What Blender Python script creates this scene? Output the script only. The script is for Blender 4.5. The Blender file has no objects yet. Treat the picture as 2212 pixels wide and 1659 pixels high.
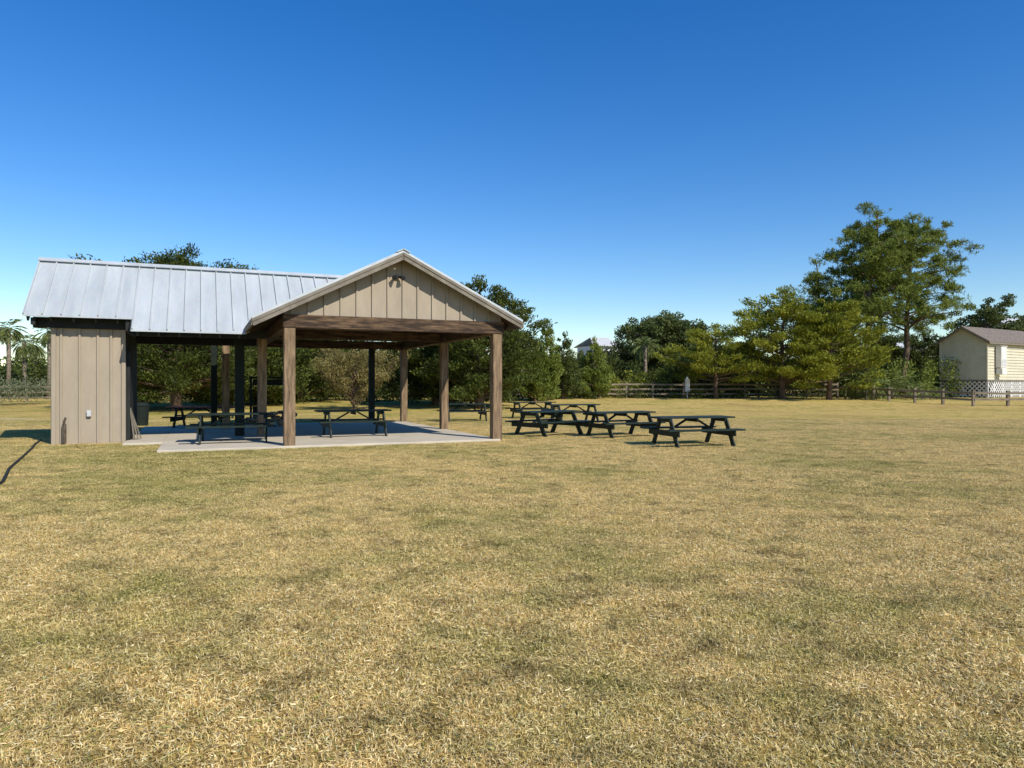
import bpy, math, random
import numpy as np
from mathutils import Vector, Matrix
random.seed(7)
scene = bpy.context.scene
COL = scene.collection

# ------------------------------------------------------------------ helpers
def smooth(a, b, x):
    t = min(1, max(0, (x - a) / (b - a)))
    return t * t * (3 - 2 * t)
def H(x, y):
    """terrain height: flat lawn, gentle rise toward the fence line"""
    z = 0.42 * smooth(44, 62, y) + 0.35 * smooth(62, 95, y)
    return z
def link(ob, parent=None):
    COL.objects.link(ob)
    if parent is not None:
        ob.parent = parent
    return ob
def empty(name, loc=(0, 0, 0), rz=0.0):
    e = bpy.data.objects.new(name, None)
    e.empty_display_size = 0.5
    e.location = loc
    e.rotation_euler = (0, 0, rz)
    COL.objects.link(e)
    return e
def np_mesh(name, V, F, mats, smooth_shade=False, midx=None):
    V = np.asarray(V, dtype=np.float32); F = np.asarray(F, dtype=np.int32)
    me = bpy.data.meshes.new(name)
    me.vertices.add(len(V)); me.vertices.foreach_set('co', V.ravel())
    n, k = F.shape
    me.loops.add(n * k); me.loops.foreach_set('vertex_index', F.ravel())
    me.polygons.add(n)
    me.polygons.foreach_set('loop_start', np.arange(0, n * k, k, dtype=np.int32))
    me.polygons.foreach_set('loop_total', np.full(n, k, dtype=np.int32))
    if not isinstance(mats, (list, tuple)): mats = [mats]
    for m in mats: me.materials.append(m)
    if midx is not None: me.polygons.foreach_set('material_index', np.asarray(midx, dtype=np.int32))
    if smooth_shade: me.polygons.foreach_set('use_smooth', np.ones(n, dtype=bool))
    me.update(calc_edges=True); me.validate()
    return me

class MB:
    def __init__(s): s.v = []; s.f = []
    def add(s, vs, fs):
        o = len(s.v); s.v += [tuple(p) for p in vs]; s.f += [tuple(i + o for i in f) for f in fs]
    def box(s, c, size, M=None):
        sx, sy, sz = [a / 2 for a in size]
        vs = [Vector((x * sx, y * sy, z * sz)) for z in (-1, 1) for y in (-1, 1) for x in (-1, 1)]
        if M is not None: vs = [M @ v for v in vs]
        c = Vector(c)
        s.add([v + c for v in vs], [(0, 2, 3, 1), (4, 5, 7, 6), (0, 1, 5, 4), (2, 6, 7, 3), (0, 4, 6, 2), (1, 3, 7, 5)])
    def b2(s, lo, hi):
        s.box([(a + b) / 2 for a, b in zip(lo, hi)], [b - a for a, b in zip(lo, hi)])
    def beam(s, p0, p1, w, h, up=(0, 0, 1)):
        p0 = Vector(p0); p1 = Vector(p1); d = p1 - p0; L = d.length; d.normalize()
        up = Vector(up); side = d.cross(up)
        if side.length < 1e-4: side = d.cross(Vector((0, 1, 0)))
        side.normalize(); u = side.cross(d).normalized()
        M = Matrix((d, side, u)).transposed()
        s.box((p0 + p1) / 2, (L, w, h), M)
    def prism(s, poly, off):
        n = len(poly); off = Vector(off)
        vs = [Vector(p) for p in poly] + [Vector(p) + off for p in poly]
        fs = [tuple(range(n)), tuple(range(2 * n - 1, n - 1, -1))]
        fs += [(i, i + n, (i + 1) % n + n, (i + 1) % n) for i in range(n)]
        s.add(vs, fs)
    def tube(s, pts, rad, seg=8, cap=True):
        pts = [Vector(p) for p in pts]; vs = []
        for i, p in enumerate(pts):
            d = (pts[min(i + 1, len(pts) - 1)] - pts[max(i - 1, 0)]).normalized()
            a = d.cross(Vector((0, 1, 0.13))).normalized(); b = d.cross(a).normalized()
            for k in range(seg):
                t = 2 * math.pi * k / seg
                vs.append(p + (a * math.cos(t) + b * math.sin(t)) * rad[i])
        fs = []
        for i in range(len(pts) - 1):
            for k in range(seg):
                fs.append((i * seg + k, i * seg + (k + 1) % seg, (i + 1) * seg + (k + 1) % seg, (i + 1) * seg + k))
        if cap:
            fs.append(tuple(range(seg))[::-1]); fs.append(tuple((len(pts) - 1) * seg + k for k in range(seg)))
        s.add(vs, fs)
    def obj(s, name, mat, parent=None, loc=None, bevel=0.0, smooth_shade=False):
        me = bpy.data.meshes.new(name); me.from_pydata(s.v, [], s.f)
        me.materials.append(mat)
        import bmesh
        bm = bmesh.new(); bm.from_mesh(me); bmesh.ops.recalc_face_normals(bm, faces=bm.faces); bm.to_mesh(me); bm.free()
        if smooth_shade:
            for p in me.polygons: p.use_smooth = True
        me.update()
        ob = bpy.data.objects.new(name, me)
        if loc is not None: ob.location = loc
        link(ob, parent)
        if bevel > 0:
            m = ob.modifiers.new('bevel', 'BEVEL'); m.width = bevel; m.segments = 1; m.limit_method = 'ANGLE'
        return ob

# ------------------------------------------------------------------ materials
def newmat(name):
    m = bpy.data.materials.new(name); m.use_nodes = True
    nt = m.node_tree; b = nt.nodes['Principled BSDF']
    return m, nt, b
def N(nt, t, **kw):
    n = nt.nodes.new(t)
    for k, v in kw.items():
        if k in n.inputs: n.inputs[k].default_value = v
        else: setattr(n, k, v)
    return n
def ramp(nt, fac, stops):
    r = nt.nodes.new('ShaderNodeValToRGB'); cr = r.color_ramp
    while len(cr.elements) < len(stops): cr.elements.new(0.5)
    for e, (p, c) in zip(cr.elements, stops):
        e.position = p; e.color = (c[0], c[1], c[2], 1) if not isinstance(c, (int, float)) else (c, c, c, 1)
    nt.links.new(fac, r.inputs[0]); return r
def simple(name, c1, c2, scale=4.0, stretch=(1, 1, 1), rough=0.8, bump=0.2, bscale=None, metallic=0.0, lo=0.35, hi=0.65, spec=0.3, dist=0.01):
    m, nt, b = newmat(name); L = nt.links
    tc = N(nt, 'ShaderNodeTexCoord'); mp = N(nt, 'ShaderNodeMapping'); mp.inputs['Scale'].default_value = stretch
    L.new(tc.outputs['Object'], mp.inputs[0])
    no = N(nt, 'ShaderNodeTexNoise', Scale=scale, Detail=8.0, Roughness=0.65); L.new(mp.outputs[0], no.inputs['Vector'])
    r = ramp(nt, no.outputs['Fac'], [(lo, c1), (hi, c2)]); L.new(r.outputs[0], b.inputs['Base Color'])
    b.inputs['Roughness'].default_value = rough; b.inputs['Metallic'].default_value = metallic
    b.inputs['Specular IOR Level'].default_value = spec
    if bump > 0:
        n2 = N(nt, 'ShaderNodeTexNoise', Scale=bscale or scale * 6, Detail=6.0); L.new(mp.outputs[0], n2.inputs['Vector'])
        bp = N(nt, 'ShaderNodeBump', Strength=bump, Distance=dist); L.new(n2.outputs['Fac'], bp.inputs['Height']); L.new(bp.outputs[0], b.inputs['Normal'])
    return m

M_post = simple('weathered_post', (0.10, 0.065, 0.036), (0.32, 0.215, 0.12), 5, (3, 3, 0.35), bump=0.5, bscale=14)
M_beam = simple('stained_beam', (0.036, 0.022, 0.013), (0.20, 0.12, 0.063), 3, (0.7, 3, 5), bump=0.4, lo=0.42, hi=0.72)
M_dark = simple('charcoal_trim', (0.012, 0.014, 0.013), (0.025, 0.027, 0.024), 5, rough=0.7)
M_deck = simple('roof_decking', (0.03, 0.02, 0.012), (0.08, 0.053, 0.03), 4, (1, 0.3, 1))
M_greenpost = simple('dark_green_post', (0.007, 0.012, 0.008), (0.014, 0.02, 0.013), 5)
M_beige = simple('beige_siding', (0.33, 0.27, 0.195), (0.40, 0.33, 0.24), 1.6, (2, 2, 0.6), rough=0.85, bump=0.25, bscale=30, lo=0.3, hi=0.7)
M_rake = simple('taupe_rake_board', (0.16, 0.135, 0.10), (0.25, 0.215, 0.165), 3, (1, 1, 1))
M_door = simple('door_dark', (0.010, 0.013, 0.011), (0.022, 0.026, 0.022), 3)
M_white = simple('white_paint', (0.60, 0.58, 0.53), (0.74, 0.72, 0.67), 3, bump=0.05)
M_greybox = simple('grey_plastic', (0.45, 0.45, 0.43), (0.6, 0.6, 0.58), 3, bump=0.05)
M_pipe = simple('pipe_brown', (0.06, 0.045, 0.03), (0.16, 0.12, 0.08), 6)
M_table = simple('green_table_paint', (0.006, 0.014, 0.010), (0.017, 0.031, 0.022), 6, (1, 4, 4), rough=0.55, bump=0.3, spec=0.3)
M_red = simple('terracotta_top', (0.25, 0.09, 0.055), (0.36, 0.15, 0.09), 4)
M_fence = simple('fence_wood', (0.09, 0.07, 0.045), (0.31, 0.25, 0.17), 1.0, (1, 1, 2), lo=0.3, hi=0.7)
M_rock = simple('stone', (0.14, 0.09, 0.06), (0.33, 0.24, 0.17), 3, bump=0.6)
M_bark = simple('bark', (0.07, 0.045, 0.028), (0.21, 0.14, 0.09), 4, (1, 1, 0.4), bump=0.7, dist=0.05)
M_palmbark = simple('palm_bark', (0.12, 0.09, 0.06), (0.27, 0.22, 0.16), 4, (1, 1, 3), bump=0.6)
M_shingle = simple('asphalt_shingle', (0.13, 0.10, 0.08), (0.24, 0.19, 0.145), 5, bump=0.3)
M_cream = simple('cream_siding', (0.54, 0.50, 0.36), (0.64, 0.585, 0.43), 1.5, bump=0.1)
M_glass = simple('dark_glass', (0.02, 0.03, 0.04), (0.04, 0.05, 0.06), 1, rough=0.15, bump=0)
M_darktube = simple('dark_tube', (0.012, 0.013, 0.01), (0.03, 0.03, 0.022), 5)

def roofmat():
    m, nt, b = newmat('galvanised_roof'); L = nt.links
    tc = N(nt, 'ShaderNodeTexCoord')
    n1 = N(nt, 'ShaderNodeTexNoise', Scale=0.9, Detail=6.0, Roughness=0.6)
    mp = N(nt, 'ShaderNodeMapping'); mp.inputs['Scale'].default_value = (3, .5, .5); L.new(tc.outputs['Object'], mp.inputs[0]); L.new(mp.outputs[0], n1.inputs['Vector'])
    r = ramp(nt, n1.outputs['Fac'], [(0.3, (0.43, 0.455, 0.45)), (0.7, (0.56, 0.585, 0.575))])
    vo = N(nt, 'ShaderNodeTexVoronoi', Scale=22.0); L.new(tc.outputs['Object'], vo.inputs['Vector'])
    hs = N(nt, 'ShaderNodeMix', data_type='RGBA', blend_type='MULTIPLY'); hs.inputs[0].default_value = 0.08
    L.new(r.outputs[0], hs.inputs[6]); L.new(vo.outputs['Color'], hs.inputs[7]); L.new(hs.outputs[2], b.inputs['Base Color'])
    b.inputs['Metallic'].default_value = 0.15; b.inputs['Roughness'].default_value = 0.5
    bp = N(nt, 'ShaderNodeBump', Strength=0.1, Distance=0.02); L.new(n1.outputs['Fac'], bp.inputs['Height']); L.new(bp.outputs[0], b.inputs['Normal'])
    return m
M_roof = roofmat()

def concmat():
    m, nt, b = newmat('concrete'); L = nt.links
    tc = N(nt, 'ShaderNodeTexCoord')
    n1 = N(nt, 'ShaderNodeTexNoise', Scale=0.8, Detail=10.0, Roughness=0.7); L.new(tc.outputs['Object'], n1.inputs['Vector'])
    r = ramp(nt, n1.outputs['Fac'], [(0.3, (0.45, 0.385, 0.28)), (0.7, (0.61, 0.53, 0.395))]); L.new(r.outputs[0], b.inputs['Base Color'])
    b.inputs['Roughness'].default_value = 0.9
    n2 = N(nt, 'ShaderNodeTexNoise', Scale=60.0, Detail=4.0); L.new(tc.outputs['Object'], n2.inputs['Vector'])
    bp = N(nt, 'ShaderNodeBump', Strength=0.2, Distance=0.01); L.new(n2.outputs['Fac'], bp.inputs['Height']); L.new(bp.outputs[0], b.inputs['Normal'])
    return m
M_conc = concmat()

def patch_factor(nt):
    L = nt.links
    g = N(nt, 'ShaderNodeNewGeometry')
    n1 = N(nt, 'ShaderNodeTexNoise', Scale=0.22, Detail=4.0, Roughness=0.6); L.new(g.outputs['Position'], n1.inputs['Vector'])
    n2 = N(nt, 'ShaderNodeTexNoise', Scale=1.5, Detail=5.0, Roughness=0.7); L.new(g.outputs['Position'], n2.inputs['Vector'])
    sx = N(nt, 'ShaderNodeSeparateXYZ'); L.new(g.outputs['Position'], sx.inputs[0])
    mr = N(nt, 'ShaderNodeMapRange'); mr.inputs['From Min'].default_value = 2; mr.inputs['From Max'].default_value = -9
    mr.inputs['To Min'].default_value = 0; mr.inputs['To Max'].default_value = 0.05; L.new(sx.outputs['X'], mr.inputs['Value'])
    a = N(nt, 'ShaderNodeMath', operation='MULTIPLY'); a.inputs[1].default_value = 0.6; L.new(n1.outputs['Fac'], a.inputs[0])
    c = N(nt, 'ShaderNodeMath', operation='MULTIPLY_ADD'); c.inputs[1].default_value = 0.4; L.new(n2.outputs['Fac'], c.inputs[0]); L.new(a.outputs[0], c.inputs[2])
    d = N(nt, 'ShaderNodeMath', operation='ADD'); L.new(c.outputs[0], d.inputs[0]); L.new(mr.outputs[0], d.inputs[1])
    r = N(nt, 'ShaderNodeMapRange'); r.inputs['From Min'].default_value = 0.485; r.inputs['From Max'].default_value = 0.60; L.new(d.outputs[0], r.inputs['Value'])
    n3 = N(nt, 'ShaderNodeTexNoise', Scale=2.2, Detail=8.0, Roughness=0.8)
    mp = N(nt, 'ShaderNodeMapping'); mp.inputs['Location'].default_value = (11, 5, 0); L.new(g.outputs['Position'], mp.inputs[0]); L.new(mp.outputs[0], n3.inputs['Vector'])
    mot = ramp(nt, n3.outputs['Fac'], [(0.36, (0.52, 0.49, 0.42)), (0.47, (0.98, 0.97, 0.92)), (0.64, (1.24, 1.22, 1.17))])
    return g, r.outputs[0], mot.outputs[0]
def mulc(nt, a, b):
    m = N(nt, 'ShaderNodeMix', data_type='RGBA', blend_type='MULTIPLY'); m.inputs[0].default_value = 1
    nt.links.new(a, m.inputs[6]); nt.links.new(b, m.inputs[7]); return m.outputs[2]

def groundmat():
    m, nt, b = newmat('lawn_ground'); L = nt.links
    g, pf, mot = patch_factor(nt)
    nf = N(nt, 'ShaderNodeTexNoise', Scale=9.0, Detail=10.0, Roughness=0.8); L.new(g.outputs['Position'], nf.inputs['Vector'])
    straw = ramp(nt, nf.outputs['Fac'], [(0.36, (0.24, 0.165, 0.052)), (0.5, (0.52, 0.375, 0.12)), (0.64, (0.69, 0.52, 0.19))])
    green = ramp(nt, nf.outputs['Fac'], [(0.36, (0.15, 0.145, 0.03)), (0.5, (0.34, 0.285, 0.065)), (0.64, (0.52, 0.42, 0.13))])
    mx = N(nt, 'ShaderNodeMix', data_type='RGBA'); L.new(pf, mx.inputs[0]); L.new(straw.outputs[0], mx.inputs[6]); L.new(green.outputs[0], mx.inputs[7])
    nd = N(nt, 'ShaderNodeTexNoise', Scale=0.12, Detail=5.0, Roughness=0.7)
    mp = N(nt, 'ShaderNodeMapping'); mp.inputs['Location'].default_value = (31, 7, 0); L.new(g.outputs['Position'], mp.inputs[0]); L.new(mp.outputs[0], nd.inputs['Vector'])
    rd = ramp(nt, nd.outputs['Fac'], [(0.56, 0.0), (0.66, 0.7)])
    mx2 = N(nt, 'ShaderNodeMix', data_type='RGBA'); L.new(rd.outputs[0], mx2.inputs[0]); L.new(mx.outputs[2], mx2.inputs[6]); mx2.inputs[7].default_value = (0.40, 0.26, 0.10, 1)
    L.new(mulc(nt, mx2.outputs[2], mot), b.inputs['Base Color']); b.inputs['Roughness'].default_value = 0.95; b.inputs['Specular IOR Level'].default_value = 0.1
    nb_ = N(nt, 'ShaderNodeTexNoise', Scale=14.0, Detail=8.0, Roughness=0.8); L.new(g.outputs['Position'], nb_.inputs['Vector'])
    bp = N(nt, 'ShaderNodeBump', Strength=0.7, Distance=0.06); L.new(nb_.outputs['Fac'], bp.inputs['Height']); L.new(bp.outputs[0], b.inputs['Normal'])
    return m
M_ground = groundmat()

def blademat():
    m, nt, b = newmat('grass_blades'); L = nt.links
    g, pf, mot = patch_factor(nt)
    straw = ramp(nt, g.outputs['Random Per Island'], [(0.0, (0.22, 0.13, 0.04)), (0.22, (0.62, 0.44, 0.145)), (0.62, (0.86, 0.65, 0.285)), (0.84, (0.95, 0.84, 0.53)), (0.93, (0.27, 0.29, 0.06))])
    green = ramp(nt, g.outputs['Random Per Island'], [(0.0, (0.11, 0.12, 0.025)), (0.4, (0.31, 0.30, 0.06)), (0.70, (0.60, 0.47, 0.16)), (0.93, (0.85, 0.70, 0.36))])
    mx = N(nt, 'ShaderNodeMix', data_type='RGBA'); L.new(pf, mx.inputs[0]); L.new(straw.outputs[0], mx.inputs[6]); L.new(green.outputs[0], mx.inputs[7])
    col = mulc(nt, mx.outputs[2], mot)
    L.new(col, b.inputs['Base Color']); b.inputs['Roughness'].default_value = 0.6; b.inputs['Specular IOR Level'].default_value = 0.3
    tr = N(nt, 'ShaderNodeBsdfTranslucent'); L.new(col, tr.inputs['Color'])
    mix = N(nt, 'ShaderNodeMixShader'); mix.inputs[0].default_value = .22
    out = nt.nodes['Material Output']; L.new(b.outputs[0], mix.inputs[1]); L.new(tr.outputs[0], mix.inputs[2]); L.new(mix.outputs[0], out.inputs[0])
    return m
M_blade = blademat()

def leafmat(name, dark, mid, light, trans=0.3):
    m, nt, b = newmat(name); L = nt.links
    g = N(nt, 'ShaderNodeNewGeometry')
    n1 = N(nt, 'ShaderNodeTexNoise', Scale=0.7, Detail=3.0); L.new(g.outputs['Position'], n1.inputs['Vector'])
    a = N(nt, 'ShaderNodeMath', operation='MULTIPLY_ADD'); a.inputs[1].default_value = 0.45; L.new(g.outputs['Random Per Island'], a.inputs[0])
    c = N(nt, 'ShaderNodeMath', operation='MULTIPLY'); c.inputs[1].default_value = 0.6; L.new(n1.outputs['Fac'], c.inputs[0]); L.new(c.outputs[0], a.inputs[2])
    r = ramp(nt, a.outputs[0], [(0.2, dark), (0.5, mid), (0.8, light)]); L.new(r.outputs[0], b.inputs['Base Color'])
    b.inputs['Roughness'].default_value = 0.6; b.inputs['Specular IOR Level'].default_value = 0.25
    tr = N(nt, 'ShaderNodeBsdfTranslucent'); L.new(r.outputs[0], tr.inputs['Color'])
    mix = N(nt, 'ShaderNodeMixShader'); mix.inputs[0].default_value = trans
    out = nt.nodes['Material Output']; L.new(b.outputs[0], mix.inputs[1]); L.new(tr.outputs[0], mix.inputs[2]); L.new(mix.outputs[0], out.inputs[0])
    return m
ML_pine = leafmat('pine_needles', (0.06, 0.09, 0.015), (0.16, 0.205, 0.032), (0.29, 0.32, 0.06))
ML_cedar = leafmat('cedar_foliage', (0.08, 0.10, 0.009), (0.22, 0.245, 0.024), (0.37, 0.36, 0.042))
ML_dark = leafmat('dark_cedar_foliage', (0.026, 0.040, 0.008), (0.07, 0.094, 0.016), (0.15, 0.17, 0.03))
ML_oak = leafmat('oak_leaves', (0.032, 0.05, 0.012), (0.088, 0.115, 0.028), (0.17, 0.195, 0.05))
ML_brown = leafmat('shrub_brown', (0.11, 0.09, 0.025), (0.22, 0.18, 0.055), (0.34, 0.28, 0.11))
ML_palm = leafmat('palm_fronds', (0.06, 0.09, 0.02), (0.15, 0.19, 0.05), (0.29, 0.30, 0.10))
ML_sage = leafmat('sage_shrub', (0.07, 0.09, 0.04), (0.17, 0.20, 0.10), (0.30, 0.31, 0.18))

# ------------------------------------------------------------------ ground
xs = np.concatenate([[-3000, -1200, -500, -200, -120], np.arange(-90, 91, 3), [120, 200, 500, 1200, 3000]])
ys = np.concatenate([[-1500, -400, -100, -30], np.arange(-10, 130, 2.5), [150, 200, 300, 600, 1500, 4000]])
GV = np.array([(x, y, H(x, y)) for y in ys for x in xs])
nx = len(xs)
GF = np.array([(j * nx + i, j * nx + i + 1, (j + 1) * nx + i + 1, (j + 1) * nx + i) for j in range(len(ys) - 1) for i in range(nx - 1)])
link(bpy.data.objects.new('ground', np_mesh('ground', GV, GF, M_ground, True)))

# pavilion frame
TH = math.radians(23.5)
FL = Vector((-5.56, 17.72, 0))
U = Vector((math.cos(TH), math.sin(TH), 0)); Vv = Vector((-math.sin(TH), math.cos(TH), 0))
def to_local(x, y):
    d = Vector((x, y, 0)) - FL
    return d.dot(U), d.dot(Vv)

# grass tile: short mown, matted turf
rng = np.random.default_rng(3)
nb = 16000
R = 0.82
ncl = 900
cr_ = R * np.sqrt(rng.random(ncl)); ct_ = rng.random(ncl) * 2 * np.pi
ci = rng.integers(0, ncl, nb); loose = rng.random(nb) < .5
rr = R * np.sqrt(rng.random(nb)); th = rng.random(nb) * 2 * np.pi
bx = np.where(loose, rr * np.cos(th), cr_[ci] * np.cos(ct_[ci]) + rng.normal(size=nb) * .012)
by = np.where(loose, rr * np.sin(th), cr_[ci] * np.sin(ct_[ci]) + rng.normal(size=nb) * .012)
az = rng.random(nb) * 2 * np.pi
Ln = 0.010 + 0.026 * rng.random(nb) ** 1.5; W = 0.0012 + 0.0014 * rng.random(nb)
flatb = rng.random(nb) < .38
tilt = np.where(flatb, 1.25 + .25 * rng.random(nb), 0.45 + 1.0 * rng.random(nb))
dirx = np.cos(az); diry = np.sin(az)
az2 = az + rng.normal(size=nb) * .8
d2x = np.cos(az2); d2y = np.sin(az2)
p0 = np.stack([bx, by, np.where(flatb, .004 + .014 * rng.random(nb), 0)], 1)
t1 = np.where(flatb, tilt, tilt * .6); t2 = np.where(flatb, tilt, tilt * 1.2)
h1 = np.stack([dirx * np.sin(t1), diry * np.sin(t1), np.cos(t1)], 1) * (Ln * 0.55)[:, None]
h2 = np.stack([d2x * np.sin(t2), d2y * np.sin(t2), np.cos(t2)], 1) * (Ln * 0.6)[:, None]
S = np.stack([-diry * W, dirx * W, rng.normal(size=nb) * W * .5], 1)
p1 = p0 + h1; p2 = p1 + h2
TV = np.stack([p0 - S, p0 + S, p1 + S * 0.9, p1 - S * 0.9, p2 + S * 0.15, p2 - S * 0.15], 1).reshape(-1, 3)
b0 = np.arange(nb) * 6
TF = np.concatenate([np.stack([b0, b0 + 1, b0 + 2, b0 + 3], 1), np.stack([b0 + 3, b0 + 2, b0 + 4, b0 + 5], 1)])
tile = bpy.data.objects.new('grass_patch', np_mesh('grass_patch', TV, TF, M_blade))
pv = []; pf = []
y = 1.6
while y < 32:
    lim = 0.8 * y + 2.0
    x = -lim
    while x < lim:
        jx = x + random.uniform(-.2, .2); jy = y + random.uniform(-.2, .2)
        a, t = to_local(jx, jy)
        inside = (-2.5 < a < 5.3 and 0.3 < t < 10) or (-5.4 < a < -4.2 and 3.9 < t < 6)
        if not inside:
            ang = random.uniform(0, 6.283); o = len(pv)
            sc = random.uniform(.8, 1.25) / math.sqrt(2)
            for k in range(4):
                aa = ang + k * math.pi / 2
                pv.append((jx + sc * math.cos(aa), jy + sc * math.sin(aa), 0.002))
            pf.append((o, o + 1, o + 2, o + 3))
        x += 0.85
    y += 0.85
gm = bpy.data.meshes.new('lawn_grass'); gm.from_pydata(pv, [], pf); gm.update()
lawn = bpy.data.objects.new('lawn_grass', gm); link(lawn)
lawn.instance_type = 'FACES'; lawn.use_instance_faces_scale = True; lawn.instance_faces_scale = 1.0
lawn.show_instancer_for_render = False; lawn.show_instancer_for_viewport = False
link(tile, lawn)

# ------------------------------------------------------------------ pavilion
pav = empty('picnic_pavilion', FL, TH)
APX, AZ, SL = 2.8, 5.05, 0.5
A0, A1, T0, T1 = -0.9, 6.2, -0.45, 10.4
def rz(a): return AZ - SL * abs(a - APX)
mb = MB()
tk = 0.035
mb.prism([(A0, T0, rz(A0)), (APX, T0, AZ), (APX, T1, AZ), (A0, T1, rz(A0))], (0, 0, -tk))
mb.prism([(APX + 0.001, T0, AZ), (A1, T0, rz(A1)), (A1, T1, rz(A1)), (APX + 0.001, T1, AZ)], (0, 0, -tk))
t = T0 + 0.015
while t < T1:
    mb.beam((A0, t, rz(A0) + .015), (APX, t, AZ + .015), .022, .04)
    mb.beam((APX, t, AZ + .015), (A1, t, rz(A1) + .015), .022, .04)
    t += 0.41
RT, WS = 4.94, 0.82
def wz(t): return AZ - WS * abs(t - RT)
WL = -6.15
mb.prism([(WL, 2.87, wz(2.87)), (-3.7, 2.87, wz(2.87)), (-3.7, 2.45, wz(2.45)), (-.9, 2.45, wz(2.45)), (2.8, RT, AZ - .01), (WL, RT, AZ)], (0, 0, -tk))
mb.prism([(WL, RT, AZ - .001), (2.8, RT, AZ - .011), (-.9, 7.43, wz(7.43)), (WL, 7.43, wz(7.43))], (0, 0, -tk))
a = WL + 0.012
while a < 2.6:
    te = 2.87 if a < -3.72 else 2.45
    if a > -1.28: te = RT - SL * (APX - a) / WS
    if te < RT - .1:
        mb.beam((a, te, wz(te) + .018), (a, RT, AZ + .018), .03, .06)
        mb.beam((a, 2 * RT - te, wz(te) + .018), (a, RT, AZ + .018), .03, .06)
    a += 0.412
mb.beam((WL - .02, RT - .07, AZ + .03), (2.6, RT - .07, AZ + .03), .16, .02, up=(0, -WS, 1))
mb.beam((APX - .08, T0 - .03, AZ + .012), (APX - .08, T1, AZ + .012), .2, .02, up=(-SL, 0, 1))
mb.beam((APX + .08, T0 - .03, AZ + .014), (APX + .08, T1, AZ + .014), .2, .02, up=(SL, 0, 1))
mb.obj('metal_roof', M_roof, pav)
mb = MB()
z0 = -tk - .004
def dz(a): return rz(a) + z0
mb.prism([(A0 + .03, T0 + .03, dz(A0 + .03)), (APX, T0 + .03, dz(APX)), (APX, T1 - .03, dz(APX)), (A0 + .03, T1 - .03, dz(A0 + .03))], (0, 0, -.03))
mb.prism([(APX, T0 + .03, dz(APX) - .001), (A1 - .03, T0 + .03, dz(A1 - .03)), (A1 - .03, T1 - .03, dz(A1 - .03)), (APX, T1 - .03, dz(APX) - .001)], (0, 0, -.03))
t = 0.5
while t < 10:
    for s in (-1, 1):
        e = A0 + .08 if s < 0 else A1 - .08
        mb.beam((e, t, rz(e) - .16), (APX, t, AZ - .16), .045, .18)
    t += 0.61
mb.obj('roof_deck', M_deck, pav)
mb = MB()
w0 = -tk - .004
mb.prism([(WL + .04, 2.91, wz(2.91) + w0), (-3.74, 2.91, wz(2.91) + w0), (-3.74, RT, AZ + w0), (WL + .04, RT, AZ + w0)], (0, 0, -.03))
mb.prism([(-3.735, 2.49, wz(2.49) + w0), (-.95, 2.49, wz(2.49) + w0), (1.5, RT - .7, wz(RT - .7) + w0 - .3), (1.5, RT, AZ + w0 - .4), (-3.735, RT, AZ + w0)], (0, 0, -.03))
mb.prism([(WL + .04, RT, AZ + w0 - .001), (1.5, RT, AZ + w0 - .4), (-.95, 7.39, wz(7.39) + w0), (WL + .04, 7.39, wz(7.39) + w0)], (0, 0, -.03))
a = WL + .1
while a < -1:
    te = 2.93 if a < -3.75 else 2.5
    mb.beam((a, te, wz(te) - .14), (a, RT, AZ - .14), .045, .14)
    mb.beam((a, 7.38, wz(7.38) - .14), (a, RT, AZ - .14), .045, .14)
    a += .5
mb.b2((-6.0, 3.28, 3.07), (-3.75, 3.45, 3.34))
mb.b2((-6.0, 3.0, 3.12), (-5.9, 3.28, 3.3)); mb.b2((-3.86, 2.95, 3.02), (-3.75, 3.28, 3.3))
mb.b2((-3.75, 2.75, 2.88), (-.32, 2.88, 3.12))
mb.b2((-5.9, 6.95, 2.88), (-.32, 7.1, 3.15))
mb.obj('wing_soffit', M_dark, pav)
mb = MB()
mb.prism([(-5.58, 3.45, 3.10), (-5.58, 6.6, 3.10), (-5.58, RT + .6, wz(RT + .6) - .1), (-5.58, RT, AZ - .1), (-5.58, RT - .6, wz(RT - .6) - .1)], (.04, 0, 0))
mb.obj('wing_gable_board', M_dark, pav)
mb = MB()
def post(m, a, t, w=0.27, h=3.0): m.box((a, t, h / 2), (w, w, h))
post(mb, 0, 0); post(mb, 5.57, 0); post(mb, 5.57, 4.7, .25); post(mb, 5.57, 10, .25)
post(mb, -.37, 3.76, .25, 2.95); post(mb, -1.25, 7.96, .24, 3.0)
mb.obj('wood_posts', M_post, pav, bevel=.012)
mb = MB()
post(mb, -.98, 4.0, .26, 3.1); post(mb, -1.62, 8.42, .2, 3.0); post(mb, 4.25, 10, .22)
mb.obj('green_posts', M_greenpost, pav, bevel=.01)
mb = MB()
mb.b2((-.16, -.15, 3.0), (5.75, .0, 3.33)); mb.b2((-.14, .004, 3.0), (5.73, .13, 3.31))
mb.b2((-.14, .135, 3.0), (.14, 10.1, 3.31)); mb.b2((5.43, .135, 3.0), (5.71, 10.1, 3.31))
mb.b2((.145, 9.9, 3.0), (5.42, 10.1, 3.31))
mb.b2((.145, 4.62, 3.05), (5.42, 4.78, 3.31))
mb.b2((2.74, 0.1, 4.72), (2.86, 10.2, 4.93))
mb.beam((-.85, -.25, 3.10), (-.85, 10, 3.10), .05, .14)
mb.beam((-.8, -.2, 3.17), (-.16, -.2, 3.45), .08, .14)
mb.obj('beams', M_beam, pav, bevel=.006)
mb = MB()
def under(a): return rz(a) - .10
for (tt, dt) in ((-.06, .03), (10.0, .03)):
    mb.prism([(-.13, tt, 3.335), (5.71, tt, 3.335), (5.71, tt, under(5.71)), (APX, tt, under(APX)), (-.13, tt, under(-.13))], (0, dt, 0))
a = 0.05
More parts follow.
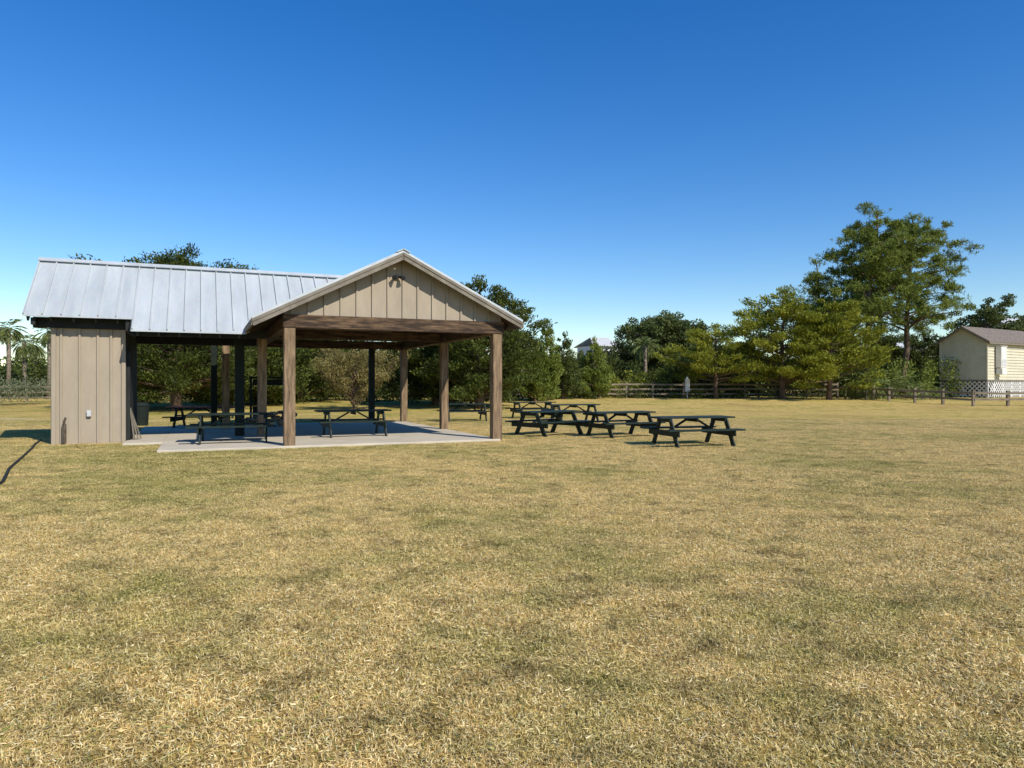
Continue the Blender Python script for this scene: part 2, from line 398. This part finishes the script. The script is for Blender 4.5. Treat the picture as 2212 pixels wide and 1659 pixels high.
while a < 5.7:
    mb.b2((a - .024, -.10, 3.335), (a + .024, -.058, under(a) - .02))
    a += 0.405
mb.obj('gable_siding', M_beige, pav)
mb = MB()
for s in (0, 1):
    e = A0 if s == 0 else A1
    mb.beam((e, T0 + .0, rz(e) - .13), (APX, T0 + .0, AZ - .13), .035, .17)
    mb.beam((e, T0 - .028, rz(e) - .075), (APX, T0 - .028, AZ - .075), .02, .07)
mb.b2((A0 - .02, T0, rz(A0) - .19), (A0 + .01, T1, rz(A0) - .04)); mb.b2((A1 - .01, T0, rz(A1) - .19), (A1 + .02, T1, rz(A1) - .04))
mb.obj('rake_trim', M_rake, pav)
mb = MB()
mb.tube([(2.72, -.09, 4.43), (2.72, -.13, 4.43)], [.06, .06], 12)
for s in (-1, 1):
    mb.tube([(2.72 + s * .03, -.12, 4.43), (2.72 + s * .08, -.17, 4.41), (2.72 + s * .12, -.27, 4.37)], [.02, .04, .065], 12)
mb.obj('flood_light', M_dark, pav)
mb = MB()
mb.b2((-5.6, 3.39, 0), (-3.9, 6.5, 3.07))
for a in (-5.56, -5.39, -4.97, -4.55, -4.24, -3.945):
    w = .05 if a in (-5.56, -3.945) else .026
    mb.b2((a - w, 3.345, 0.0), (a + w, 3.392, 3.069))
for t in (3.42, 3.9, 4.4, 4.9, 5.4, 5.9):
    mb.b2((-5.63, t - .024, 0), (-5.598, t + .024, 3.069))
mb.obj('storage_room', M_beige, pav, bevel=.004)
mb = MB(); mb.b2((-3.898, 3.42, .05), (-3.86, 6.5, 3.0)); mb.b2((-3.86, 3.46, .05), (-3.80, 4.4, 2.5))
mb.obj('storage_door', M_door, pav)
mb = MB()
for i, (a, t) in enumerate(((-3.70, 3.55), (-3.62, 3.62), (-3.55, 3.72))):
    mb.beam((a, t, .08), (-3.80 + .01 * i, t + .02, 0.95 - .06 * i), .09, .02)
mb.obj('leaning_boards', M_rake, pav)
mb = MB(); mb.b2((-4.80, 3.30, .74), (-4.70, 3.36, .90)); mb.obj('outlet_box', M_greybox, pav)
mb = MB(); mb.tube([(-5.30, 3.22, 0), (-5.30, 3.22, .62), (-5.27, 3.25, .72)], [.028, .028, .03], 8)
mb.box((-5.30, 3.24, .3), (.09, .05, .5)); mb.obj('pipe', M_pipe, pav)
mb = MB()
mb.b2((-2.95, -.22, -.1), (5.62, 10.6, .07)); mb.b2((-3.88, 2.3, -.1), (-2.953, 10.2, .068))
mb.obj('concrete_slab', M_conc, pav, bevel=.01)

# ------------------------------------------------------------------ picnic tables
def table_mesh():
    L = 2.15
    mb = MB()
    pw = .135
    for i in range(5):
        y = (i - 2) * (pw + .008)
        mb.b2((-L / 2, y - pw / 2, .72), (L / 2, y + pw / 2, .76))
    for s in (-1, 1):
        for k in (0, 1):
            y = s * (.60 + k * .143)
            mb.b2((-L / 2, y - .068, .42), (L / 2, y + .068, .46))
    for xe in (-L / 2 + .28, L / 2 - .28):
        mb.b2((xe - .02, -.34, .63), (xe + .02, .34, .718))
        mb.b2((xe - .02, -.80, .28), (xe + .02, .80, .418))
        for s in (-1, 1):
            x0, x1 = xe + .021, xe + .062
            mb.prism([(x0, s * .18, .716), (x0, s * .34, .716), (x0, s * .74, 0), (x0, s * .56, 0)], (x1 - x0, 0, 0))
        sg = 1 if xe < 0 else -1
        mb.beam((xe + sg * .06, 0, .35), (sg * -.12, 0, .70), .09, .04)
    mb.b2((-.02, -.33, .63), (.02, .33, .718))
    return mb
tm = table_mesh()
def table(x, y, rdeg, z=0.0, n='picnic_table'):
    ob = tm.obj(n, M_table, None, (x, y, z), bevel=.006)
    ob.rotation_euler = (0, 0, math.radians(rdeg))
    return ob
table(4.66, 18.45, 16)
table(3.30, 21.6, 27)
table(1.12, 22.2, 42)
table(2.55, 29.5, 18)
table(0.95, 33.5, 20)
table(-2.05, 30.5, 15)
table(-7.38, 18.75, 20, .07)
table(-4.72, 21.1, 24, .07)
t9 = table(-11.2, 25.6, 8, .0)
mb = MB(); mb.b2((-1.1, -.37, .762), (1.1, .37, .80)); mb.obj('red_tabletop', M_red, t9)

# ------------------------------------------------------------------ small things near the pavilion
k = empty('notice_kiosk', (-9.35, 27.4, 0), math.radians(20))
mb = MB()
for x in (-.68, .68): mb.box((x, 0, .95), (.09, .09, 1.9))
mb.b2((-.74, -.3, 1.80), (.74, .3, 1.88)); mb.b2((-.62, -.03, 1.55), (.62, .03, 1.78)); mb.b2((-.62, -.05, .2), (-.3, .1, .75))
mb.obj('frame', M_greenpost, k, bevel=.01)
fp = empty('stone_fire_ring', (-8.9, 26.2, 0))
mb = MB()
import bmesh
for i in range(34):
    bm = bmesh.new(); bmesh.ops.create_icosphere(bm, subdivisions=2, radius=1)
    c = Vector((random.uniform(-.8, .8), random.uniform(-.35, .35), random.uniform(.08, .55)))
    s = Vector((random.uniform(.1, .2), random.uniform(.1, .18), random.uniform(.07, .12)))
    for v in bm.verts: v.co = Vector((v.co.x * s.x, v.co.y * s.y, v.co.z * s.z)) * random.uniform(.9, 1.1) + c
    bm.verts.ensure_lookup_table(); mb.add([v.co for v in bm.verts], [tuple(v.index for v in f.verts) for f in bm.faces]); bm.free()
mb.obj('stones', M_rock, fp)
tc_ = empty('trash_can', (-14.1, 27.0, 0))
mb = MB(); mb.tube([(0, 0, 0), (0, 0, .75), (0, 0, .78), (0, 0, .9)], [.24, .28, .30, .2], 20); mb.obj('can', M_greenpost, tc_)

mb = MB(); mb.prism([(-26, 31.5, .012), (-14.2, 29.6, .012), (-9, 28.9, .012), (-9, 30.2, .012), (-14.2, 31.1, .012), (-26, 33.2, .012)], (0, 0, -.1))
mb.obj('concrete_path', M_conc)

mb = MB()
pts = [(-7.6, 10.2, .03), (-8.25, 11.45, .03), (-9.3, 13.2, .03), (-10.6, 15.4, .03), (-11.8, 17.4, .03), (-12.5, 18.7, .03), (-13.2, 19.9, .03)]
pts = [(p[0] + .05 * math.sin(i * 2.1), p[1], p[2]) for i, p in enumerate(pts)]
mb.tube(pts, [.028] * len(pts), 8); mb.obj('dark_ground_tube', M_darktube)  # thin near-black tube laid in a slightly wavy line over the grass

# ------------------------------------------------------------------ fences
def fence(name, path, h, rails, mat, sp=2.4, post_w=.12):
    e = empty(name)
    mb = MB(); mr = MB(); first = True
    for (p, q) in zip(path[:-1], path[1:]):
        p = Vector((p[0], p[1], 0)); q = Vector((q[0], q[1], 0)); n = max(1, round((q - p).length / sp))
        pr = None
        off = Vector(((q - p).y, -(q - p).x, 0)).normalized() * (post_w / 2 + .022)
        for i in range(n + 1):
            c = p.lerp(q, i / n); z = H(c.x, c.y); hh = h * random.uniform(.98, 1.05)
            if i > 0 or first:
                mb.box((c.x, c.y, z + hh / 2 - .1), (post_w, post_w, hh + .2))
            if pr is not None:
                for r in rails:
                    a0 = Vector((pr.x, pr.y, H(pr.x, pr.y) + r + random.uniform(-.03, .03))) + off
                    a1 = Vector((c.x, c.y, z + r + random.uniform(-.03, .03))) + off
                    g = (a1 - a0).normalized() * .01
                    mr.beam(a0 + g, a1 - g, .04, .15)
            pr = c
        first = False
    mb.obj('posts', mat, e); mr.obj('rails', mat, e)
fence('rail_fence', [(-44, 52), (-22, 57), (-6, 59.5), (12, 60.5), (27.5, 60)], 1.3, (.35, .75, 1.15), M_fence)
fence('rail_fence', [(27.8, 59.2), (29.2, 55), (31.7, 48.8), (36.8, 49.3), (46, 51)], 1.05, (.45, .88), M_fence, 2.6, .16)
eb = empty('electrical_box', (14.7, 59.6, H(14.7, 59.6)))
mb = MB(); mb.b2((-.18, -.12, .55), (.2, .12, 1.6)); mb.tube([(0, -.02, 1.6), (0, -.02, 1.8)], [.16, .05], 8); mb.obj('cabinet', M_white, eb, bevel=.02)
mb = MB(); mb.box((0, 0, .25), (.1, .1, .7)); mb.obj('pedestal', M_greybox, eb)

# ------------------------------------------------------------------ foliage tools
def leaf_mesh(name, C, D, L, W, mat, rng):
    n = len(C)
    D = D / (np.linalg.norm(D, axis=1, keepdims=True) + 1e-9)
    r = rng.normal(size=(n, 3)); s = np.cross(D, r); s /= (np.linalg.norm(s, axis=1, keepdims=True) + 1e-9)
    a = C - D * (L / 2)[:, None]; b = C + D * (L / 2)[:, None]
    Vt = np.stack([a, C + s * (W / 2)[:, None], b, C - s * (W / 2)[:, None]], 1).reshape(-1, 3)
    F = np.arange(n * 4).reshape(n, 4)
    return np_mesh(name, Vt, F, mat)

def make_tree(name, x, y, Ht, Rmax, clear=.25, kind='cedar', mat=None, nl=60, seed=0, lean=(0, 0), profile=None, trunk_r=None, leaves=170, rc=None, lsz=(.26, .10), elev=.35, flat=.55, bark=None):
    rg = np.random.default_rng(seed + 100); z0 = H(x, y)
    e = empty(name, (x, y, z0))
    mb = MB(); tr = trunk_r or Ht * .017 + .05
    np_ = 9; pts = []
    wx = np.cumsum(rg.normal(size=np_)) * Ht * .008; wy = np.cumsum(rg.normal(size=np_)) * Ht * .008
    for i in range(np_):
        f = i / (np_ - 1)
        pts.append(Vector((lean[0] * f + wx[i] - wx[0], lean[1] * f + wy[i] - wy[0], f * Ht * .95 - (.15 if i == 0 else 0))))
    mb.tube(pts, [tr * (1.25 if i == 0 else 1) * (1 - .85 * i / (np_ - 1)) + .01 for i in range(np_)], 9)
    def trunk_at(f):
        g = f / .95 * (np_ - 1); i = int(min(np_ - 2, max(0, math.floor(g)))); return pts[i].lerp(pts[i + 1], min(1, g - i))
    cc = []; cd = []; cr = []
    rc0 = rc or Rmax * .26
    for i in range(nl):
        f = (i + rg.random()) / nl
        hf = clear + (0.95 - clear) * f
        az = i * 2.39996 + rg.normal() * .5
        R = Rmax * profile(f) * rg.uniform(.6, 1.12)
        p = trunk_at(hf * .93); d = Vector((math.cos(az), math.sin(az), 0))
        el = elev * (1 - .3 * f) + rg.normal() * .12
        tip = p + d * R + Vector((0, 0, R * el))
        mid = p.lerp(tip, .5) + Vector((rg.normal() * .05, rg.normal() * .05, -.04 if kind != 'pine' else .05)) * R
        br = tr * (1 - hf) * .45 + .018
        mb.tube([p, mid, tip], [br, br * .65, .01], 5, cap=False)
        ncl = (4 if kind == 'pine' and R > rc0 * 3 else 3) if R > rc0 * 1.6 else 1
        for q in range(ncl):
            s = 1 - q * (.3 if ncl < 4 else .2)
            c = p.lerp(mid, s * 2) if s < .5 else mid.lerp(tip, s * 2 - 1)
            c = c + Vector(rg.normal(size=3)) * rc0 * (.32 if kind != 'pine' else .5)
            cc.append(c); cd.append(Vector((d.x, d.y, .25 + el))); cr.append(rc0 * rg.uniform(.65, 1.15) * (1 - .25 * f))
    cc.append(trunk_at(.97)); cd.append(Vector((0, 0, 1))); cr.append(rc0 * .7)
    mb.obj('trunk', bark or M_bark, e, smooth_shade=True)
    CC = []; DD = []; LL = []; WW = []
    for c, d, r in zip(cc, cd, cr):
        c = np.array(c); d = np.array(d)
        if kind == 'pine':
            nt_ = 22; nn = max(6, leaves // nt_)
            tc = rg.normal(size=(nt_, 3)) * np.array([r, r, r * flat]) * .5 + c
            dd = rg.normal(size=(nt_ * nn, 3)) + np.array([0, 0, .5]); dd /= np.linalg.norm(dd, axis=1, keepdims=True)
            ll = lsz[0] * rg.uniform(.7, 1.2, nt_ * nn)
            C = np.repeat(tc, nn, axis=0) + dd * (ll * .5)[:, None]
            CC.append(C); DD.append(dd); LL.append(ll); WW.append(np.full(nt_ * nn, lsz[1]))
        else:
            n = int(leaves * (r / rc0) ** 1.5)
            g = rg.normal(size=(n, 3)); g /= np.linalg.norm(g, axis=1, keepdims=True); g *= (rg.random(n) ** .45)[:, None]
            C = c + g * np.array([r, r, r * flat]) + (d * r * .3)
            u = rg.uniform(-.5, .8, n)[:, None]; C = C + d * u * r * (.7 if kind == 'cedar' else .1)
            dd = rg.normal(size=(n, 3)) * (.55 if kind == 'cedar' else 1) + (d * .9 if kind == 'cedar' else 0) + np.array([0, 0, .3 if kind == 'cedar' else 0])
            CC.append(C); DD.append(dd); LL.append(lsz[0] * rg.uniform(.6, 1.3, n)); WW.append(lsz[1] * rg.uniform(.6, 1.3, n))
    me = leaf_mesh('foliage', np.concatenate(CC), np.concatenate(DD), np.concatenate(LL), np.concatenate(WW), mat, rg)
    link(bpy.data.objects.new('foliage', me), e)
    return e

def mass(name, clumps, mat, seed, lsz=(.24, .13), dens=130):
    rg = np.random.default_rng(seed); CC = []
    for (x, y, z, rx, ry, rz_) in clumps:
        n = int(dens * (rx * rz_ + rx * ry))
        g = rg.normal(size=(n, 3)); g /= np.linalg.norm(g, axis=1, keepdims=True)
        ph = rg.uniform(0, 6, 3)
        lump = 1 + .25 * np.sin(g[:, 0] * 5 + ph[0]) * np.sin(g[:, 2] * 6 + ph[1]) + .15 * np.sin(g[:, 1] * 9 + ph[2])
        g *= (lump * rg.random(n) ** .35)[:, None]
        CC.append(np.array([x, y, z]) + g * np.array([rx, ry, rz_]))
    C = np.concatenate(CC); n = len(C)
    D = rg.normal(size=(n, 3)) + np.array([0, 0, .5])
    me = leaf_mesh(name, C, D, lsz[0] * rg.uniform(.6, 1.4, n), lsz[1] * rg.uniform(.6, 1.3, n), mat, rg)
    return link(bpy.data.objects.new(name, me))

def X(px, d): return (px - 1106) / 1534 * d   # photo measurement -> metres at distance d
cone = lambda f: (1 - f) ** .85 * .95 + .05
dome = lambda f: math.sqrt(max(0.02, 1 - (f * .98) ** 2.2))
broad = lambda f: .95 if f < .7 else .1 + .88 * math.sqrt(max(0, 1 - ((f - .7) / .31) ** 2))

# big pines at right
make_tree('pine_tree', X(1872, 62), 62, 16.8, 3.9, .40, 'pine', ML_pine, 54, 1, (.4, 0), lambda f: (.65 + .35 * math.sin(math.pi * f)) if f < .75 else 1.0 - (f - .75) * 2.0, .33, 290, .85, (.32, .05), .42, .5)
make_tree('pine_tree', X(1945, 64), 64, 16.9, 5.0, .36, 'pine', ML_pine, 54, 2, (.8, 0), lambda f: (1.0 - .3 * f) if f < .8 else .76 - (f - .8) * 1.8, .30, 290, .82, (.32, .05), .28, .45)
make_tree('pine_tree', X(1775, 70), 70, 13.8, 3.8, .3, 'pine', ML_pine, 50, 3, (0, 0), cone, .26, 280, .95, (.34, .055), .3, .55)
# cedars
make_tree('cedar_tree', X(1690, 58), 58, 9.0, 4.3, .14, 'cedar', ML_cedar, 62, 4, (0, 0), dome, .24, 240, .85, (.28, .09), .30, .40)
make_tree('cedar_tree', X(1790, 57), 57, 8.8, 3.4, .10, 'cedar', ML_cedar, 48, 5, (0, 0), dome, .2, 240, .85, (.28, .09), .30, .42)
make_tree('cedar_tree', X(1545, 59), 59, 6.0, 4.2, .24, 'cedar', ML_cedar, 46, 6, (0, 0), dome, .17, 220, .75, (.26, .08), .22, .40)
make_tree('cedar_tree', X(1995, 76), 76, 6.6, 3.6, .10, 'cedar', ML_dark, 50, 36, (0, 0), dome, .2, 220, .9, (.28, .1), .28, .5)
make_tree('cedar_tree', X(1900, 80), 80, 7.2, 3.8, .10, 'cedar', ML_dark, 50, 37, (0, 0), dome, .2, 220, .9, (.28, .1), .28, .5)
# live oak
make_tree('live_oak_tree', X(1440, 76), 76, 8.6, 5.8, .18, 'oak', ML_oak, 100, 7, (0, 0), dome, .4, 260, 1.1, (.28, .16), .18, .75)
# cedars behind the wing
make_tree('cedar_tree', X(380, 42), 42, 9.5, 4.0, .12, 'cedar', ML_dark, 170, 8, (0, 0), broad, .3, 230, .95, (.22, .075), .10, .42)
make_tree('cedar_tree', X(300, 46), 46, 6.2, 4.0, .1, 'cedar', ML_dark, 60, 18, (0, 0), dome, .3, 280, 1.0, (.24, .09), .22, .5)
make_tree('cedar_tree', X(470, 48), 48, 5.8, 3.6, .06, 'cedar', ML_dark, 56, 19, (0, 0), dome, .2, 280, 1.0, (.24, .09), .22, .5)
# cedars behind the gable
make_tree('cedar_tree', X(1035, 46), 46, 8.4, 3.6, .08, 'cedar', ML_dark, 96, 9, (0, 0), dome, .28, 270, .8, (.24, .085), .28, .45)
make_tree('cedar_tree', X(940, 50), 50, 6.0, 3.4, .06, 'cedar', ML_dark, 60, 10, (0, 0), dome, .2, 260, .9, (.26, .1), .28, .5)
make_tree('cedar_tree', X(650, 54), 54, 6.6, 3.8, .06, 'cedar', ML_dark, 60, 11, (0, 0), dome, .2, 250, .9, (.26, .1), .28, .5)
make_tree('cedar_tree', X(560, 50), 50, 5.4, 3.2, .06, 'cedar', ML_dark, 50, 12, (0, 0), dome, .2, 250, .9, (.26, .1), .28, .5)
# conical young cedars
for i, (px, d, h, r) in enumerate([(1180, 56, 6.4, 1.35), (1216, 58, 5.4, 1.3), (1285, 59, 5.0, 1.5), (1255, 62, 4.0, 1.3), (1155, 55, 4.4, 1.3), (1330, 66, 4.4, 1.5)]):
    make_tree('juniper_tree', X(px, d), d, h, r, .02, 'cedar', ML_pine if i % 2 == 0 else ML_oak, 60, 20 + i, (0, 0), cone, .09, 130, .36, (.22, .075), .55, 1.0)
# far right
make_tree('oak_tree', X(2130, 85), 85, 11.2, 4.2, .35, 'oak', ML_oak, 40, 30, (0, 0), dome, .25, 170, 1.0, (.32, .17), .3, .5)
make_tree('oak_tree', X(2205, 92), 92, 9.6, 4.5, .3, 'oak', ML_oak, 40, 31, (0, 0), dome, .25, 170, 1.1, (.34, .18), .3, .55)
# brownish shrub seen through the pavilion
make_tree('deciduous_shrub', X(765, 44), 44, 3.5, 2.5, .04, 'oak', ML_brown, 60, 33, (0, 0), dome, .05, 110, .5, (.15, .06), .9, .7)

def palm(name, x, y, h, r, seed, nf=34):
    rg = np.random.default_rng(seed); z = H(x, y); e = empty(name, (x, y, z)); mb = MB()
    mb.tube([(0, 0, -.2), (.05, 0, h * .5), (0, 0, h)], [.2, .16, .17], 10); mb.obj('trunk', M_palmbark, e, smooth_shade=True)
    C = []; D = []; L_ = []; W_ = []
    for i in range(nf):
        az = i * 2.4 + rg.normal() * .2; el = math.radians(rg.uniform(-45, 80)); d = np.array([math.cos(az), math.sin(az), 0.])
        sd = np.array([-d[1], d[0], 0.])
        ln = r * rg.uniform(.8, 1.1)
        for k in range(12):
            s = (k + 1) / 12; ang = el - s * 1.1
            p = np.array([0, 0, h]) + (d * math.cos((el + ang) / 2) + np.array([0, 0, 1.]) * math.sin((el + ang) / 2)) * ln * s
            tdir = d * math.cos(ang) + np.array([0, 0, 1.]) * math.sin(ang)
            for q in (-1, 1):
                if s > .35:
                    ll = ln * .42; dd = tdir * .8 + sd * q * .7 + np.array([0, 0, -.25]); dd /= np.linalg.norm(dd)
                    C.append(p + dd * ll / 2); D.append(dd); L_.append(ll); W_.append(.07)
            C.append(p); D.append(tdir); L_.append(ln / 10); W_.append(.05)
    link(bpy.data.objects.new('fronds', leaf_mesh('fronds', np.array(C), np.array(D), np.array(L_), np.array(W_), ML_palm, rg)), e)
for i, (px, d, ytop, r) in enumerate([(18, 60, 712, 1.2), (52, 64, 740, 1.3), (106, 58, 718, 1.1), (75, 75, 750, 1.3)]):
    palm('palm_tree', X(px, d), d, 1.6 + (829.5 - ytop) / 1534 * d - H(0, d), r, 40 + i, 46)
palm('palm_tree', X(1393, 64), 64, 4.6, 1.2, 50); palm('palm_tree', X(1590, 72), 72, 4.0, 1.2, 51)
for i, (px, d) in enumerate([(1850, 58), (1885, 57), (1925, 58.5), (1960, 60), (1990, 57.5), (1350, 63), (2000, 62)]):
    palm('palmetto_shrub', X(px, d), d, random.uniform(.5, 1.2), 1.3, 60 + i, 26)

def strip(x0, x1, d0, d1, hfun, step, seed, rad=1.4):
    rg = np.random.default_rng(seed); out = []; x = x0
    while x < x1:
        d = rg.uniform(d0, d1); xx = X(x, d); h = hfun(x) * rg.uniform(.6, 1.15); z = H(xx, d)
        r = rad * rg.uniform(.6, 1.2)
        zz = 0.3
        while zz < h:
            out.append((xx + rg.normal() * .5, d + rg.normal() * .5, z + zz, r, r, min(r, .9) * .9)); zz += .85
        x += step * rg.uniform(.6, 1.2)
    return out
mass('hedge', strip(-120, 1130, 62, 72, lambda x: 5.2 if x > 200 else 2.6, 12, 1, 1.4), ML_dark, 11, (.3, .15), 75)
mass('hedge', strip(1130, 1480, 64, 72, lambda x: 3.2, 12, 2, 1.0), ML_dark, 12, (.26, .12), 90)
mass('hedge', strip(1200, 1500, 62, 64, lambda x: 2.0, 12, 22, .9), ML_cedar, 32, (.26, .12), 90)
mass('hedge', strip(1450, 1860, 62, 72, lambda x: 3.2, 12, 3, 1.3), ML_dark, 13, (.3, .14), 80)
mass('hedge', strip(1830, 2060, 60, 70, lambda x: 3.0, 10, 4, 1.0), ML_pine, 14, (.28, .12), 90)
mass('distant_trees', strip(-300, 2600, 105, 135, lambda x: 5.0, 26, 6, 2.6), ML_oak, 15, (.6, .35), 26)
mass('shrub', [(X(30, 50), 50, 1.2, 2.0, 1.4, .8), (X(75, 51), 51, 1.3, 1.6, 1.2, .9), (X(-30, 49), 49, 1.3, 2.4, 1.5, 1.0)], ML_sage, 16, (.14, .07), 260)
mass('shrub', strip(1150, 1500, 61.2, 62.5, lambda x: 1.1, 18, 7, .7), ML_brown, 17, (.2, .08), 110)
mass('shrub', strip(1130, 1820, 58, 59.5, lambda x: .7, 34, 9, .55), ML_dark, 18, (.2, .08), 130)
mass('shrub', strip(300, 1130, 52, 58, lambda x: 2.0, 16, 8, .9), ML_dark, 19, (.24, .12), 100)

# ------------------------------------------------------------------ cottage at right
Cx, Cy = 40.8, 61.0
c0 = H(Cx, Cy)
hs = empty('cottage', (Cx, Cy, c0), math.radians(32))
Wd, Ln_, zb, ze = 3.8, 11.0, 1.55, 4.95
zp = ze + 1.2
mb = MB()
mb.prism([(0, 0, zb), (0, Wd, zb), (0, Wd, ze), (0, Wd / 2, zp), (0, 0, ze)], (Ln_, 0, 0))
z = zb
while z < ze:
    mb.prism([(-.003, .02, z + .24), (-.055, .02, z + .01), (-.003, .02, z + .01)], (0, Wd - .04, 0))
    mb.prism([(.02, -.003, z + .24), (.02, -.055, z + .01), (.02, -.003, z + .01)], (Ln_ - .04, 0, 0))
    z += .25
for zz in np.arange(z, zp - .2, .25):
    w = (zp - zz) / 1.2 * Wd / 2 - .15
    mb.prism([(-.003, Wd / 2 - w, zz + .24), (-.055, Wd / 2 - w, zz + .01), (-.003, Wd / 2 - w, zz + .01)], (0, 2 * w, 0))
mb.obj('walls', M_cream, hs)
mb = MB()
ov = .35
for s in (0, 1):
    y0 = -ov if s == 0 else Wd + ov
    zz = ze - ov * 1.2 / (Wd / 2)
    mb.prism([(-.35, y0, zz + .06), (-.35, Wd / 2, zp + .06), (Ln_ + .3, Wd / 2, zp + .06), (Ln_ + .3, y0, zz + .06)], (0, 0, .07))
mb.obj('roof', M_shingle, hs)
mb = MB()
for s in (0, 1):
    y0 = -ov if s == 0 else Wd + ov
    zz = ze - ov * 1.2 / (Wd / 2)
    mb.beam((-.36, y0, zz - .02), (-.36, Wd / 2, zp - .02), .04, .16)
mb.beam((-.3, -ov, ze - .25), (Ln_, -ov, ze - .25), .04, .14)
mb.b2((-.08, -.05, zb - .14), (.0, Wd, zb)); mb.b2((0, -.08, zb - .14), (Ln_, 0, zb))
mb.obj('trim', M_rake, hs)
mb = MB()
for yy in (-.02, Wd + .02): mb.box((-.02, yy, (zb + ze) / 2), (.14, .14, ze - zb))
mb.obj('corner_boards', M_cream, hs)
mb = MB()
for k_ in np.arange(-1.5, Wd + 1.5, .38):
    for sg in (-1, 1):
        y0 = k_; dy = sg * 1.35
        t0, t1 = (0 - y0) / dy, (Wd - y0) / dy
        if t0 > t1: t0, t1 = t1, t0
        lo, hi = max(0, t0), min(1, t1)
        if hi - lo > .08:
            mb.beam((-.02 - .012 * sg, y0 + dy * lo, .05 + 1.35 * lo), (-.02 - .012 * sg, y0 + dy * hi, .05 + 1.35 * hi), .10, .012, up=(1, 0, 0))
mb.b2((-.04, -.1, 0), (.06, .02, 1.4)); mb.b2((-.04, Wd - .05, 0), (.06, Wd + .06, 1.4)); mb.b2((-.04, Wd / 2 - .05, 0), (.06, Wd / 2 + .05, 1.4))
for xx in np.arange(1.2, Ln_, 1.6): mb.b2((xx - .06, -.04, 0), (xx + .06, .06, 1.4))
for k_ in np.arange(0, Ln_ - 1.4, .38):
    for sg in (-1, 1):
        xa = k_ if sg > 0 else k_ + 1.35
        mb.beam((xa, -.02 - .012 * sg, .05), (xa + sg * 1.35, -.02 - .012 * sg, 1.4), .10, .012, up=(0, 1, 0))
mb.obj('lattice_skirt', M_white, hs)
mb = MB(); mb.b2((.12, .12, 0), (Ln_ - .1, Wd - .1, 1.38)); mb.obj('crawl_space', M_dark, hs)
mb = MB(); mb.b2((1.3, -.55, 2.6), (2.3, -.09, 4.4)); mb.b2((1.25, -.6, 4.42), (2.35, -.07, 4.48)); mb.b2((1.35, -.6, 2.0), (2.2, -.1, 2.55)); mb.obj('utility_cabinet', M_white, hs, bevel=.02)
mb = MB(); mb.b2((1.45, -.57, 2.75), (2.15, -.552, 3.3)); mb.obj('vent_panel', M_greybox, hs)
mb = MB(); mb.b2((7.0, -.09, 2.6), (8.0, -.06, 4.1)); mb.obj('window', M_glass, hs)

def far_house(px, d, w, zt):
    e = empty('beach_house', (X(px, d), d, 0), math.radians(20))
    mb = MB(); mb.b2((-w / 2, 0, 0), (w / 2, 7, zt - 1.6)); mb.obj('walls', M_white, e)
    mb = MB(); mb.prism([(-w / 2 - .5, -.6, zt - 1.7), (w / 2 + .5, -.6, zt - 1.7), (w / 2 - 1, 3.5, zt), (-w / 2 + 1, 3.5, zt)], (0, 0, .12))
    mb.prism([(-w / 2 - .5, 7.6, zt - 1.7), (-w / 2 + 1, 3.5, zt), (w / 2 - 1, 3.5, zt), (w / 2 + .5, 7.6, zt - 1.7)], (0, 0, .12)); mb.obj('roof', M_greybox, e)
    mb = MB()
    for i in range(3): mb.b2((-w / 2 + 1 + i * (w - 3) / 2, -.03, zt - 4.2), (-w / 2 + 2.1 + i * (w - 3) / 2, -.01, zt - 2.6))
    mb.obj('windows', M_glass, e)
far_house(1312, 130, 5.5, 10.2); far_house(1975, 118, 8, 8.6); far_house(2215, 120, 9, 13.0)

# ------------------------------------------------------------------ light
el = math.radians(40); sh = Vector((-.68, .73, 0)).normalized()
D = Vector((sh.x * math.cos(el), sh.y * math.cos(el), -math.sin(el)))
sd = bpy.data.lights.new('sun', 'SUN'); sd.energy = 5.0; sd.angle = math.radians(.53); sd.color = (1.0, .95, .86)
so = bpy.data.objects.new('sun', sd); so.rotation_euler = D.to_track_quat('-Z', 'Y').to_euler(); so.location = (20, -20, 30); link(so)
w = bpy.data.worlds.new('World'); scene.world = w; w.use_nodes = True
nt = w.node_tree; bg = nt.nodes['Background']
sky = nt.nodes.new('ShaderNodeTexSky'); sky.sky_type = 'NISHITA'; sky.sun_disc = False
sky.sun_elevation = el; sky.sun_rotation = math.atan2(-sh.x, -sh.y); sky.air_density = 1.1; sky.dust_density = 0.02; sky.ozone_density = 3.5; sky.altitude = 0
hsv = nt.nodes.new('ShaderNodeHueSaturation'); hsv.inputs['Saturation'].default_value = 1.38; hsv.inputs['Hue'].default_value = .511
nt.links.new(sky.outputs[0], hsv.inputs['Color']); nt.links.new(hsv.outputs[0], bg.inputs[0]); bg.inputs[1].default_value = .15

# ------------------------------------------------------------------ camera
cam = bpy.data.cameras.new('camera'); co = bpy.data.objects.new('camera', cam); link(co)
co.location = (0, 0, 1.6); co.rotation_euler = (math.radians(90), 0, 0)
cam.sensor_width = 36; cam.lens = 1534 / 2212 * 36; cam.clip_end = 8000; cam.clip_start = .05
scene.camera = co
scene.view_settings.view_transform = 'Standard'; scene.view_settings.look = 'None'; scene.view_settings.exposure = 0
